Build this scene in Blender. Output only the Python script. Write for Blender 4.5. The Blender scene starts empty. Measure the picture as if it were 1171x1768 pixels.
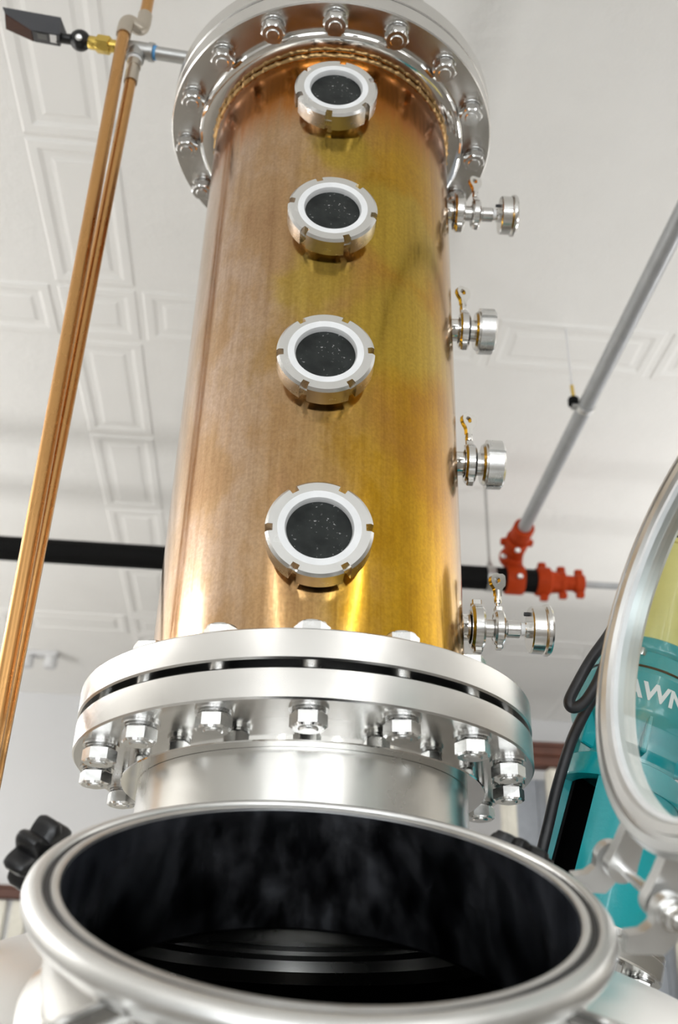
import bpy, math, random
from math import sin, cos, pi, radians, sqrt
from mathutils import Vector as V, Matrix as M

random.seed(7)
scene = bpy.context.scene
COL = scene.collection
Z0 = 1.94                      # height of the lower nut plane above the floor; all heights below are relative to it

# ------------------------------------------------------------------ camera
FPX = 1775.47
CAM = V((0, -1.34515, -0.3424))
PITCH, ROLL, YAW = 0.519237, 0.029915, 0.026594
fw = V((sin(YAW)*cos(PITCH), cos(YAW)*cos(PITCH), sin(PITCH)))
rt = V((cos(YAW), -sin(YAW), 0))
up = rt.cross(fw)
r2 = rt*cos(ROLL) + up*sin(ROLL)
u2 = up*cos(ROLL) - rt*sin(ROLL)
cd = bpy.data.cameras.new('camera'); cam = bpy.data.objects.new('camera', cd); COL.objects.link(cam)
cd.sensor_fit = 'HORIZONTAL'; cd.sensor_width = 24.0; cd.lens = 24.0*FPX/1171.0
cd.clip_start = 0.02; cd.clip_end = 100
mw = M((r2, u2, -fw)).transposed().to_4x4(); mw.translation = CAM + V((0, 0, Z0)); cam.matrix_world = mw
cd.dof.use_dof = True; cd.dof.focus_distance = 1.34; cd.dof.aperture_fstop = 4.2; cd.dof.aperture_blades = 7
scene.camera = cam

# ------------------------------------------------------------------ room frame, world, lights, exposure
RA = radians(2.6)
E1 = V((cos(RA), sin(RA), 0)); E2 = V((-sin(RA), cos(RA), 0)); EZ = V((0, 0, 1))
def room(u, v, z): return E1*u + E2*v + EZ*z
CEIL = 1.80; FLOOR = -Z0; BACK = 4.89; FRONT = -7.5; SIDE = 5.0
w = bpy.data.worlds.new('world'); scene.world = w; w.use_nodes = True
w.node_tree.nodes['Background'].inputs[0].default_value = (0.9, 0.95, 1.0, 1); w.node_tree.nodes['Background'].inputs[1].default_value = 0.4
scene.view_settings.view_transform = 'Standard'; scene.view_settings.look = 'None'
scene.view_settings.gamma = 1.0; scene.view_settings.use_curve_mapping = False
scene.cycles.blur_glossy = 0.6; scene.cycles.sample_clamp_indirect = 6.0
scene.view_settings.exposure = -0.05
def area(name, loc, sx, sy, power, direction, spin=0.0, color=(1, 0.99, 0.97)):
    ld = bpy.data.lights.new(name, 'AREA'); ld.shape = 'RECTANGLE'; ld.size = sx; ld.size_y = sy; ld.energy = power; ld.color = color
    o = bpy.data.objects.new(name, ld); COL.objects.link(o)
    o.rotation_mode = 'QUATERNION'; q = V(direction).to_track_quat('-Z', 'Y'); o.rotation_quaternion = q @ M.Rotation(spin, 3, 'Z').to_quaternion()
    o.location = V(loc) + V((0, 0, Z0)); return o
for lu, lvs, pd in ((-1.35, (-2.8, -4.3, -5.8), 4), (1.35, (-2.8, -4.3, -5.8), 9), (-3.2, (0.3, 1.8, 3.3), 30)):   # hanging tube lights
    for lv in lvs: area('pendant_tube_light', room(lu, lv, CEIL-0.36), 0.12, 1.25, pd, (0, 0, -1), RA)
for lu, lvs, pu in ((-3.4, (1.3, 2.8), 54), (3.4, (1.3, 2.8), 50), (-4.4, (0.0,), 32), (4.4, (0.0,), 26), (-2.6, (-3.0,), 10), (2.6, (-2.6,), 10)):   # added fill uplights, unseen, that brighten the ceiling
    for lv in lvs: area('ceiling_fill_uplight', room(lu, lv, CEIL-1.75), 0.5, 0.5, pu, (0, 0, 1), RA)
for lu in (-2.8, 0.0, 2.8):                  # added unseen fill, low at the front, to brighten pale parts
    area('low_front_fill', room(lu, FRONT+0.05, -0.95), 2.2, 1.6, 95, E2, 0, (0.93, 0.97, 1.0))
for lu in (-3.4, -1.5, 0.4, 2.3):            # tall narrow shop windows in the front wall
    area('window_daylight', room(lu, FRONT+0.05, 1.12), 0.42, 1.3, 16, E2, 0, (0.93, 0.97, 1.0))

# ------------------------------------------------------------------ geometry helpers
class G:
    def __init__(s): s.v = []; s.f = []
    def add(s, vs, fs, mat=None):
        b = len(s.v)
        s.v += [tuple(mat @ V(p)) if mat else tuple(p) for p in vs]
        s.f += [tuple(b+i for i in f) for f in fs]; return s
    def lathe(s, prof, n=64, mat=None, a0=0.0, a1=2*pi, closed=False, rad=None):
        full = abs(a1-a0-2*pi) < 1e-6; m = n if full else n+1; vs = []; fs = []
        for i in range(m):
            a = a0 + (a1-a0)*i/n
            for (r, z) in prof:
                rr = rad(a, r, z) if rad else r
                vs.append((rr*cos(a), rr*sin(a), z))
        k = len(prof); segs = k if closed else k-1
        for i in range(n):
            i2 = (i+1) % m
            for j in range(segs):
                j2 = (j+1) % k
                fs.append((i*k+j, i2*k+j, i2*k+j2, i*k+j2))
        if not full and closed:
            fs.append(tuple(range(k))[::-1]); fs.append(tuple((m-1)*k+j for j in range(k)))
        if full and not closed:
            if prof[0][0] > 1e-6 and s.capflag[0]: fs.append(tuple(i*k for i in range(m))[::-1])
            if prof[-1][0] > 1e-6 and s.capflag[1]: fs.append(tuple(i*k+k-1 for i in range(m)))
        return s.add(vs, fs, mat)
    capflag = (False, False)
    def solid(s, prof, n=48, mat=None, rad=None):
        s.capflag = (True, True); s.lathe(prof, n, mat, rad=rad); s.capflag = (False, False); return s
    def box(s, c, d, mat=None, bev=0.0):
        x, y, z = [q/2 for q in d]; cx, cy, cz = c
        if bev <= 0:
            vs = [(cx+sx*x, cy+sy*y, cz+sz*z) for sx in (-1, 1) for sy in (-1, 1) for sz in (-1, 1)]
            fs = [(0, 1, 3, 2), (4, 6, 7, 5), (0, 4, 5, 1), (2, 3, 7, 6), (0, 2, 6, 4), (1, 5, 7, 3)]
            return s.add(vs, fs, mat)
        b = bev; vs = []; idx = {}
        for ax in range(3):
            for sx in (-1, 1):
                for sy in (-1, 1):
                    for sz in (-1, 1):
                        p = [sx*(x-b), sy*(y-b), sz*(z-b)]; p[ax] += (sx, sy, sz)[ax]*b
                        idx[(ax, sx, sy, sz)] = len(vs); vs.append((cx+p[0], cy+p[1], cz+p[2]))
        fs = []
        for ax in range(3):
            o = [q for q in range(3) if q != ax]
            for sg in (-1, 1):
                l = []
                for (a, bb) in ((-1, -1), (1, -1), (1, 1), (-1, 1)):
                    t = [0, 0, 0]; t[ax] = sg; t[o[0]] = a; t[o[1]] = bb; l.append(idx[(ax, *t)])
                fs.append(tuple(l))
        for ax in range(3):
            o = [q for q in range(3) if q != ax]
            for a in (-1, 1):
                for bb in (-1, 1):
                    l = []
                    for (face, e) in ((o[0], -1), (o[0], 1), (o[1], 1), (o[1], -1)):
                        t = [0, 0, 0]; t[ax] = e; t[o[0]] = a; t[o[1]] = bb; l.append(idx[(face, *t)])
                    fs.append(tuple(l))
        for sx in (-1, 1):
            for sy in (-1, 1):
                for sz in (-1, 1): fs.append(tuple(idx[(ax, sx, sy, sz)] for ax in range(3)))
        return s.add(vs, fs, mat)
    def tube(s, pts, r, n=16, cap=True, mat=None):
        pts = [V(p) for p in pts]; rs = r if isinstance(r, (list, tuple)) else [r]*len(pts)
        vs = []; fs = []; nrm = None
        for i, p in enumerate(pts):
            t = (pts[min(i+1, len(pts)-1)] - pts[max(i-1, 0)]).normalized()
            if nrm is None:
                nrm = t.cross(V((0, 0, 1))); 
                if nrm.length < 1e-3: nrm = t.cross(V((1, 0, 0)))
            nrm = (nrm - t*nrm.dot(t)).normalized(); b = t.cross(nrm)
            for k in range(n):
                a = 2*pi*k/n; vs.append(p + (nrm*cos(a) + b*sin(a))*rs[i])
        for i in range(len(pts)-1):
            for k in range(n):
                k2 = (k+1) % n; fs.append((i*n+k, i*n+k2, (i+1)*n+k2, (i+1)*n+k))
        if cap: fs.append(tuple(range(n))[::-1]); fs.append(tuple((len(pts)-1)*n+k for k in range(n)))
        return s.add(vs, fs, mat)
    def hexnut(s, af, z0, z1, mat=None, cham=(True, True), n=48):
        ap = af/2
        def rad(a, r, z):
            h = ap/cos(((a + pi/6) % (pi/3)) - pi/6); return min(h, r)
        big = af*0.62; c0 = ap*0.97
        prof = []
        prof += [(c0, z0), (big*0.94, z0+af*0.065)] if cham[0] else [(big, z0)]
        prof += [(big*0.94, z1-af*0.065), (c0, z1)] if cham[1] else [(big, z1)]
        return s.solid(prof, n, mat, rad)
    def extrude(s, outline, z0, z1, mat=None):
        n = len(outline)
        vs = [(x, y, z0) for x, y in outline] + [(x, y, z1) for x, y in outline]
        fs = [tuple(range(n))[::-1], tuple(range(n, 2*n))] + [(i, (i+1) % n, n+(i+1) % n, n+i) for i in range(n)]
        return s.add(vs, fs, mat)
    def ringplate(s, outer, inner, z0, z1, mat=None):
        n = len(outer)
        vs = [(x, y, z0) for x, y in outer]+[(x, y, z0) for x, y in inner]+[(x, y, z1) for x, y in outer]+[(x, y, z1) for x, y in inner]
        fs = []
        for i in range(n):
            j = (i+1) % n
            fs += [(i, n+i, n+j, j), (2*n+i, 2*n+j, 3*n+j, 3*n+i), (i, j, 2*n+j, 2*n+i), (n+i, 3*n+i, 3*n+j, n+j)]
        return s.add(vs, fs, mat)

def smooth_path(pts, k=8):
    P = [V(p) for p in pts]; out = []
    for i in range(len(P)-1):
        p0, p1, p2, p3 = P[max(i-1, 0)], P[i], P[i+1], P[min(i+2, len(P)-1)]
        for j in range(k):
            t = j/k
            out.append(0.5*((2*p1) + (p2-p0)*t + (2*p0-5*p1+4*p2-p3)*t*t + (3*p1-p0-3*p2+p3)*t**3))
    out.append(P[-1]); return out
def frame(origin, z, x=None):
    z = V(z).normalized(); x = V(x) if x is not None else (V((1, 0, 0)) if abs(z.x) < 0.9 else V((0, 1, 0)))
    x = (x - z*x.dot(z)).normalized(); y = z.cross(x)
    m = M((x, y, z)).transposed().to_4x4(); m.translation = V(origin); return m

ORG = {}
def tag(o, label=None, cat=None, group=None, kind=None):
    if label: o['label'] = label
    if cat: o['category'] = cat
    if group: o['group'] = group
    if kind: o['kind'] = kind
    return o
def thing(name, loc, label, cat, group=None):
    o = bpy.data.objects.new(name, None); COL.objects.link(o); o.empty_display_size = 0.05
    o.location = V(loc) + V((0, 0, Z0)); ORG[o] = V(loc); return tag(o, label, cat, group)
def mesh(name, g, mat, ang=35):
    me = bpy.data.meshes.new(name); me.from_pydata(g.v, [], g.f); me.update()
    import bmesh
    b = bmesh.new(); b.from_mesh(me); bmesh.ops.recalc_face_normals(b, faces=b.faces); b.to_mesh(me); b.free()
    if ang:
        for p in me.polygons: p.use_smooth = True
        me.set_sharp_from_angle(angle=radians(ang))
    if mat: me.materials.append(mat)
    return me
def obj(name, g, mat, parent=None, ang=35, label=None, origin=None):
    """g holds points in scene coordinates; the object gets its origin at the parent's (or at `origin`)"""
    og = ORG[parent] if parent else V(origin if origin is not None else (0, 0, 0))
    g.v = [tuple(V(p)-og) for p in g.v]
    o = bpy.data.objects.new(name, mesh(name, g, mat, ang)); COL.objects.link(o); ORG[o] = og
    if parent: o.parent = parent
    else: o.location = og + V((0, 0, Z0))
    if label: o['label'] = label
    return o
def inst(name, me, parent, matrix=None):
    o = bpy.data.objects.new(name, me); COL.objects.link(o); o.parent = parent
    if matrix is not None: o.matrix_local = matrix
    return o

# ------------------------------------------------------------------ materials
def newmat(name):
    m = bpy.data.materials.new(name); m.use_nodes = True
    nt = m.node_tree; return m, nt, nt.nodes['Principled BSDF']
def N(nt, t, **kw):
    n = nt.nodes.new(t)
    for k, v in kw.items(): setattr(n, k, v)
    return n
def coords(nt, scale=(1, 1, 1), kind='Object'):
    tc = N(nt, 'ShaderNodeTexCoord'); mp = N(nt, 'ShaderNodeMapping'); mp.inputs['Scale'].default_value = scale
    nt.links.new(tc.outputs[kind], mp.inputs[0]); return mp.outputs[0]
def noise(nt, vec, scale, detail=4, rough=0.55):
    n = N(nt, 'ShaderNodeTexNoise'); n.inputs['Scale'].default_value = scale; n.inputs['Detail'].default_value = detail; n.inputs['Roughness'].default_value = rough
    nt.links.new(vec, n.inputs['Vector']); return n.outputs['Fac']
def ramp(nt, fac, stops):
    r = N(nt, 'ShaderNodeValToRGB'); e = r.color_ramp.elements
    while len(e) < len(stops): e.new(0.5)
    for i, (p, c) in enumerate(stops): e[i].position = p; e[i].color = c if len(c) == 4 else (*c, 1)
    nt.links.new(fac, r.inputs[0]); return r.outputs[0]
def grey(v): return (v, v, v, 1)
def bump(nt, b, h, strength, dist):
    n = N(nt, 'ShaderNodeBump'); n.inputs['Strength'].default_value = strength; n.inputs['Distance'].default_value = dist
    nt.links.new(h, n.inputs['Height']); nt.links.new(n.outputs[0], b.inputs['Normal'])
def metal(name, col, r0, r1, scale=(12, 12, 12), aniso=0.0, bumpy=0.0):
    m, nt, b = newmat(name); b.inputs['Metallic'].default_value = 1
    c = coords(nt, scale); n = noise(nt, c, 4, 4)
    a = ramp(nt, n, [(0.3, tuple(q*0.965 for q in col)), (0.7, col)]); nt.links.new(a, b.inputs['Base Color'])
    nt.links.new(ramp(nt, n, [(0.3, grey(r0)), (0.7, grey(r1))]), b.inputs['Roughness'])
    if aniso:
        b.inputs['Anisotropic'].default_value = aniso
        t = N(nt, 'ShaderNodeTangent', direction_type='RADIAL', axis='Z'); nt.links.new(t.outputs[0], b.inputs['Tangent'])
    if bumpy: bump(nt, b, n, bumpy, 0.002)
    return m
def plain(name, col, rough=0.5, spec=0.5, var=0.12, scale=20, metallic=0, coat=0, bumpy=0.0, bscale=60):
    m, nt, b = newmat(name); c = coords(nt); n = noise(nt, c, scale)
    a = ramp(nt, n, [(0.25, tuple(q*(1-var) for q in col)), (0.75, tuple(min(1, q*(1+var*0.5)) for q in col))])
    nt.links.new(a, b.inputs['Base Color']); b.inputs['Roughness'].default_value = rough; b.inputs['Metallic'].default_value = metallic
    b.inputs['Specular IOR Level'].default_value = spec; b.inputs['Coat Weight'].default_value = coat; b.inputs['Coat Roughness'].default_value = 0.08
    if bumpy: bump(nt, b, noise(nt, c, bscale, 3), bumpy, 0.004)
    return m

STEEL = metal('stainless_steel', (0.74, 0.73, 0.71), 0.16, 0.24)
MIRROR = metal('polished_stainless', (0.87, 0.86, 0.835), 0.05, 0.10)
TURNED = metal('turned_stainless', (0.76, 0.75, 0.73), 0.19, 0.23, (2, 2, 9), aniso=0.9)
BRUSHED = metal('brushed_stainless', (0.72, 0.71, 0.68), 0.25, 0.28, (3, 3, 3))
SATIN = metal('satin_stainless', (0.78, 0.78, 0.77), 0.30, 0.40, (6, 6, 6))
NUTS = metal('nut_steel', (0.80, 0.80, 0.79), 0.20, 0.28, (20, 20, 20))
GALV = metal('galvanised_steel', (0.50, 0.50, 0.49), 0.35, 0.5, (30, 30, 30))
BRASS = metal('brass', (0.72, 0.52, 0.13), 0.25, 0.4, (30, 30, 30))
SOLDER = metal('soldered_fitting', (0.60, 0.54, 0.46), 0.3, 0.5, (30, 30, 30))
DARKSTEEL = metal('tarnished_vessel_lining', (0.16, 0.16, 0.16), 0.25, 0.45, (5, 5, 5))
def copper_shell():
    m, nt, b = newmat('tarnished_copper'); b.inputs['Metallic'].default_value = 1
    def mix(f, a, c, mode='MIX'):
        x = N(nt, 'ShaderNodeMix', data_type='RGBA', blend_type=mode)
        for k, v in ((0, f), (6, a), (7, c)):
            if hasattr(v, 'is_output'): nt.links.new(v, x.inputs[k])
            else: x.inputs[k].default_value = v
        return x.outputs[2]
    def muladd(a, k, c):
        x = N(nt, 'ShaderNodeMath', operation='MULTIPLY_ADD'); nt.links.new(a, x.inputs[0]); x.inputs[1].default_value = k
        nt.links.new(c, x.inputs[2]); return x.outputs[0]
    def rng(v, lo, hi):
        x = N(nt, 'ShaderNodeMapRange', interpolation_type='SMOOTHSTEP'); x.inputs[1].default_value = lo; x.inputs[2].default_value = hi; nt.links.new(v, x.inputs[0]); return x.outputs[0]
    n1 = noise(nt, coords(nt, (1, 1, 0.6)), 6.5, 8, 0.62)
    base = ramp(nt, n1, [(0.32, (0.45, 0.19, 0.050)), (0.45, (0.55, 0.26, 0.075)), (0.55, (0.62, 0.33, 0.13)), (0.66, (0.52, 0.26, 0.080))])
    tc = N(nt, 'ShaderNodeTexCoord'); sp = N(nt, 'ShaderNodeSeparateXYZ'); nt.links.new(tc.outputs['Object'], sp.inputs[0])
    side = rng(muladd(n1, 0.34, sp.outputs['X']), 0.02, 0.32)                       # tint runs from rosy on one flank to golden on the other
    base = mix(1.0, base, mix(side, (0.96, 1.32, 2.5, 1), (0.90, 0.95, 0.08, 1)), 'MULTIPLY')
    n4 = noise(nt, coords(nt, (1, 1, 0.8)), 5.0, 6, 0.6)                            # olive-yellow bloom in patches
    bloom = None
    for (cx, cy, cz, rad) in ((-0.01, -0.215, 0.628, 0.075), (0.02, -0.214, 0.905, 0.050), (0.10, -0.19, 0.56, 0.11), (0.11, -0.18, 0.75, 0.09)):
        d = N(nt, 'ShaderNodeVectorMath', operation='DISTANCE'); nt.links.new(tc.outputs['Object'], d.inputs[0]); d.inputs[1].default_value = (cx, cy, cz)
        f = N(nt, 'ShaderNodeMath', operation='DIVIDE'); nt.links.new(d.outputs['Value'], f.inputs[0]); f.inputs[1].default_value = -rad
        q = muladd(n4, 2.6, f.outputs[0]); q = rng(q, 0.15, 0.75)
        if bloom is None: bloom = q
        else:
            x = N(nt, 'ShaderNodeMath', operation='MAXIMUM'); nt.links.new(bloom, x.inputs[0]); nt.links.new(q, x.inputs[1]); bloom = x.outputs[0]
    half = N(nt, 'ShaderNodeMath', operation='MULTIPLY'); nt.links.new(bloom, half.inputs[0]); half.inputs[1].default_value = 0.75
    base = mix(half.outputs[0], base, (0.54, 0.38, 0.05, 1))
    n2 = noise(nt, coords(nt, (52, 52, 1.2)), 1.5, 6, 0.7)                         # runs left by dripping
    base = mix(0.5, base, ramp(nt, n2, [(0.36, (0.70, 0.62, 0.52)), (0.55, (1, 1, 1)), (0.68, (1.12, 1.08, 1.05))]), 'MULTIPLY')
    n5 = noise(nt, coords(nt), 220, 3, 0.6)
    base = mix(0.8, base, ramp(nt, n5, [(0.35, (0.84, 0.82, 0.80)), (0.65, (1.06, 1.06, 1.06))]), 'MULTIPLY')
    heat = rng(muladd(n2, 0.10, muladd(n1, 0.22, sp.outputs['Z'])), 1.105, 1.195)    # heat-tinted orange zone under the top weld
    base = mix(heat, base, (0.43, 0.14, 0.006, 1))
    nt.links.new(base, b.inputs['Base Color'])
    n3 = noise(nt, coords(nt, (160, 160, 10)), 1.0, 4)
    nt.links.new(ramp(nt, n3, [(0.3, grey(0.12)), (0.75, grey(0.24))]), b.inputs['Roughness'])
    b.inputs['Coat Weight'].default_value = 0.2; b.inputs['Coat Roughness'].default_value = 0.08
    bump(nt, b, noise(nt, coords(nt, (60, 60, 22)), 1.2, 3), 0.08, 0.001)
    return m
COPPER = copper_shell()
BORE = metal('dark_polished_bore', (0.60, 0.62, 0.68), 0.10, 0.26, (10, 10, 3))
PIPECU = metal('copper_tube', (0.62, 0.34, 0.13), 0.22, 0.36, (14, 14, 3))
WELD = metal('weld_bead', (0.42, 0.27, 0.12), 0.25, 0.5, (30, 30, 30), bumpy=0.3)
WHITE = plain('white_ptfe', (0.85, 0.86, 0.87), 0.4)
BLACKR = plain('black_rubber', (0.015, 0.015, 0.017), 0.45)
CABLE = plain('black_cable_jacket', (0.02, 0.02, 0.023), 0.42, var=0.4, scale=60)
BLACKP = plain('black_plastic', (0.006, 0.006, 0.007), 0.32)
BLACKIRON = plain('black_painted_iron', (0.003, 0.003, 0.003), 0.7, spec=0.15)
HOUSING = plain('dark_grey_plastic', (0.045, 0.047, 0.055), 0.5)
SOLAR = plain('brown_solar_cell', (0.050, 0.017, 0.007), 0.6, spec=0.15)
STICKER = plain('white_sticker', (0.75, 0.75, 0.75), 0.5)
LETTER = plain('white_lettering', (0.8, 0.8, 0.8), 0.5, var=0.03)
BLUET = plain('blue_thread_tape', (0.10, 0.32, 0.62), 0.5)
TEAL = plain('teal_enamel', (0.004, 0.33, 0.36), 0.28, var=0.12, scale=9, coat=0.4, bumpy=0.12, bscale=90)
TEALDARK = plain('dark_teal_cavity', (0.004, 0.02, 0.02), 0.6)
YELLOW = plain('yellow_enamel', (0.76, 0.66, 0.24), 0.35, coat=0.3)
ORANGE = plain('orange_coupling_paint', (0.40, 0.038, 0.002), 0.65, spec=0.2)
GREYPIPE = plain('grey_pipe', (0.42, 0.43, 0.44), 0.4, metallic=0.4)
BROWN = plain('brown_stained_wood', (0.11, 0.035, 0.018), 0.5, scale=8, var=0.35)
CREAM = plain('cream_slat', (0.75, 0.72, 0.63), 0.5)
WALLM = plain('white_wall_paint', (0.66, 0.66, 0.665), 0.7, var=0.03, scale=3)
FLOORM = plain('pale_concrete', (0.22, 0.20, 0.175), 0.5, scale=3)
CEILM = plain('stucco_ceiling_paint', (0.87, 0.86, 0.835), 0.75, var=0.02, scale=6, bumpy=0.6, bscale=34)
PANELM = plain('ceiling_panel_paint', (0.87, 0.86, 0.835), 0.7, var=0.02, scale=6)
def dark_pane():
    m, nt, b = newmat('wet_sight_pane')
    c = coords(nt); n = noise(nt, c, 30, 5); d = noise(nt, c, 260, 2, 0.4)
    a = ramp(nt, n, [(0.3, (0.010, 0.012, 0.012)), (0.75, (0.035, 0.04, 0.038))])  # near-black base stands in for the unlit interior behind the glass
    mx = N(nt, 'ShaderNodeMix', data_type='RGBA'); k = N(nt, 'ShaderNodeMath', operation='MULTIPLY')
    nt.links.new(ramp(nt, d, [(0.65, grey(0)), (0.70, grey(1))]), k.inputs[0]); nt.links.new(ramp(nt, n, [(0.46, grey(0)), (0.56, grey(0.8))]), k.inputs[1])
    nt.links.new(k.outputs[0], mx.inputs[0]); nt.links.new(a, mx.inputs[6]); mx.inputs[7].default_value = (0.5, 0.5, 0.5, 1)
    nt.links.new(mx.outputs[2], b.inputs['Base Color']); b.inputs['Roughness'].default_value = 0.12; b.inputs['Specular IOR Level'].default_value = 0.25
    bump(nt, b, d, 0.15, 0.001)
    return m
PANE = dark_pane()
def clear_glass():
    m, nt, b = newmat('clear_lid_glass'); nt.nodes.remove(b)
    out = nt.nodes['Material Output']; t = N(nt, 'ShaderNodeBsdfTransparent'); t.inputs[0].default_value = (0.90, 0.95, 0.95, 1)
    g = N(nt, 'ShaderNodeBsdfGlossy'); g.inputs['Roughness'].default_value = 0.03; f = N(nt, 'ShaderNodeFresnel'); f.inputs[0].default_value = 1.45
    n = noise(nt, coords(nt), 9, 3); k = N(nt, 'ShaderNodeMath', operation='MULTIPLY_ADD'); k.inputs[1].default_value = 0.05; nt.links.new(n, k.inputs[0]); nt.links.new(f.outputs[0], k.inputs[2])
    gm = N(nt, 'ShaderNodeNewGeometry'); inv = N(nt, 'ShaderNodeMath', operation='SUBTRACT'); inv.inputs[0].default_value = 1.0; nt.links.new(gm.outputs['Backfacing'], inv.inputs[1])
    k2 = N(nt, 'ShaderNodeMath', operation='MULTIPLY'); nt.links.new(k.outputs[0], k2.inputs[0]); nt.links.new(inv.outputs[0], k2.inputs[1]); k = k2     # only the outer faces mirror
    x = N(nt, 'ShaderNodeMixShader'); nt.links.new(k.outputs[0], x.inputs[0]); nt.links.new(t.outputs[0], x.inputs[1]); nt.links.new(g.outputs[0], x.inputs[2])
    nt.links.new(x.outputs[0], out.inputs[0]); return m
GLASS = clear_glass()

# ------------------------------------------------------------------ the room
ROOMX = frame((0, 0, 0), EZ, E1)
def rbox(g, u0, u1, v0, v1, z0, z1, bev=0.0): return g.box(((u0+u1)/2, (v0+v1)/2, (z0+z1)/2), (u1-u0, v1-v0, z1-z0), ROOMX, bev)
def struct(name, g, mat, origin=(0, 0, 0), ang=35): return tag(obj(name, g, mat, None, ang, origin=origin), kind='structure')
struct('floor', rbox(G(), -SIDE-.1, SIDE+.1, FRONT-.1, BACK+.1, FLOOR-.1, FLOOR), FLOORM)
ceiling = struct('ceiling', rbox(G(), -SIDE-.1, SIDE+.1, FRONT-.1, BACK+.1, CEIL, CEIL+.1), CEILM)
wall_back = struct('wall_back', rbox(G(), -SIDE-.1, SIDE+.1, BACK, BACK+.1, FLOOR, CEIL), WALLM)
GREYW = plain('grey_wall_paint', (0.30, 0.285, 0.26), 0.7, var=0.05, scale=3)
struct('wall_left', rbox(G(), -SIDE-.1, -SIDE, FRONT, BACK, FLOOR, CEIL), plain('light_grey_wall_paint', (0.5, 0.49, 0.47), 0.7, var=0.04, scale=3))
struct('wall_right', rbox(G(), SIDE, SIDE+.1, FRONT, BACK, FLOOR, CEIL), GREYW)
struct('wall_front', rbox(G(), -SIDE-.1, SIDE+.1, FRONT-.1, FRONT, FLOOR, CEIL), GREYW)
# embossed ceiling panels in strips: nested raised frames
def panel_mesh(lu, lv):
    g = G(); rings = [(0.0, 0.0), (0.008, -0.0055), (0.030, -0.0055), (0.044, 0.0), (0.060, -0.0005), (0.072, -0.0045), (0.086, -0.0045)]
    vs = []; fs = []
    for (i, z) in rings:
        x, y = lu/2-i, lv/2-i
        vs += [(-x, -y, z), (x, -y, z), (x, y, z), (-x, y, z)]
    for k in range(len(rings)-1):
        for j in range(4): fs.append((k*4+j, k*4+(j+1) % 4, k*4+4+(j+1) % 4, k*4+4+j))
    k = len(rings)-1; fs.append((k*4, k*4+1, k*4+2, k*4+3))
    g.add(vs, fs); return mesh('panel', g, PANELM, 10)
PW, PL = 0.255, 0.555
me_long, me_cross, me_sq = panel_mesh(PW-.012, PL-.012), panel_mesh(PL-.012, PW-.012), panel_mesh(PW-.012, PW-.012)
def put_panel(me, u, v): inst('panel', me, ceiling, frame(room(u, v, CEIL+0.0005), EZ, E1))
SU = (-0.78, 1.72); SV = (1.10, 3.60)
for su in SU:
    for k in range(-2, 6):
        for v in ([1.10 - PL*(j+1) for j in range(3)] if k == -2 else []): put_panel(me_long, su+PW/2+.002, v+PL/2)
    for j in range(4): put_panel(me_long, su+PW/2+.002, 1.36+0.56*j+PL/2)
    for j in range(2): put_panel(me_long, su+PW/2+.002, 3.86+0.56*j+PL/2-.02)
    for sv in SV: put_panel(me_sq, su+PW/2+.002, sv+PW/2+.002)
for sv in SV:
    for j in range(4): put_panel(me_cross, -0.52+0.56*j+PL/2, sv+PW/2+.002)
    for j in range(3): put_panel(me_cross, -0.785-0.56*j-PL/2, sv+PW/2+.002)
    for j in range(1): put_panel(me_cross, 1.98+0.56*j+PL/2, sv+PW/2+.002)
# slatted dado on the back wall with a brown cap rail
g = G(); rbox(g, -3.6, -0.4, BACK-.05, BACK-.001, 0.585, 0.655, .006); rbox(g, -3.6, -0.4, BACK-.065, BACK-.001, 0.640, 0.655)
struct('trim_1', g, BROWN)
g = G(); rbox(g, 0, 0.085, BACK-.028, BACK-.001, 0, 2.50, .006); me_slat = mesh('slat', g, CREAM)
for i in range(26): inst('slat', me_slat, wall_back, M.Translation(E1*(-3.5+0.118*i)+V((0, 0, FLOOR+.02))))
# nearer brown beam on cream posts at the right
PV = 3.0
g = G(); rbox(g, 1.0, 3.6, PV-.05, PV+.05, 0.975, 1.032, .006); rbox(g, 1.0, 3.6, PV-.035, PV+.05, 0.935, 0.978, .004); rbox(g, 1.0, 3.6, PV-.06, PV+.05, 1.015, 1.032)
trim2 = struct('trim_2', g, BROWN)
g = G(); rbox(g, -0.0325, 0.0325, PV-.03, PV+.03, FLOOR, 0.936, .02); me_post = mesh('post', g, CREAM)
for u in (1.012, 1.215, 1.36, 1.53, 1.70, 1.87): inst('post', me_post, trim2, M.Translation(E1*u))
# grey-blue boards behind the posts
g = G(); rbox(g, 0, 0.16, PV+.07, PV+.09, FLOOR, 0.90); me_bd = mesh('board', g, plain('grey_blue_board', (0.42, 0.45, 0.50), 0.6))
for i in range(14): inst('board', me_bd, trim2, M.Translation(E1*(1.0+0.163*i)))

# ------------------------------------------------------------------ bolts shared meshes (origin at the tip of the stud, z up)
def bolt_meshes(up_len):
    g = G(); g.solid([(0.0, 0.0), (0.0098, 0.0), (0.0112, 0.0016), (0.0112, up_len)], 28); shank = mesh('bolt', g, NUTS)
    g = G().hexnut(0.0362, 0.0022, 0.0203); nut = mesh('nut', g, NUTS, 7)
    g = G().lathe([(0.0116, 0.0205), (0.0186, 0.0205), (0.0186, 0.0230), (0.0116, 0.0230)], 36, closed=True); sp = mesh('lock_washer', g, DARKW)
    g = G().lathe([(0.0116, 0.0232), (0.0222, 0.0232), (0.0222, 0.0261), (0.0116, 0.0261)], 36, closed=True); wa = mesh('washer', g, NUTS)
    g = G().hexnut(0.0362, up_len-0.002, up_len+0.0150, cham=(False, True)); hd = mesh('bolt_head', g, NUTS, 7)
    return shank, (('nut', nut), ('lock_washer', sp), ('washer', wa), ('bolt_head', hd))
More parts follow.
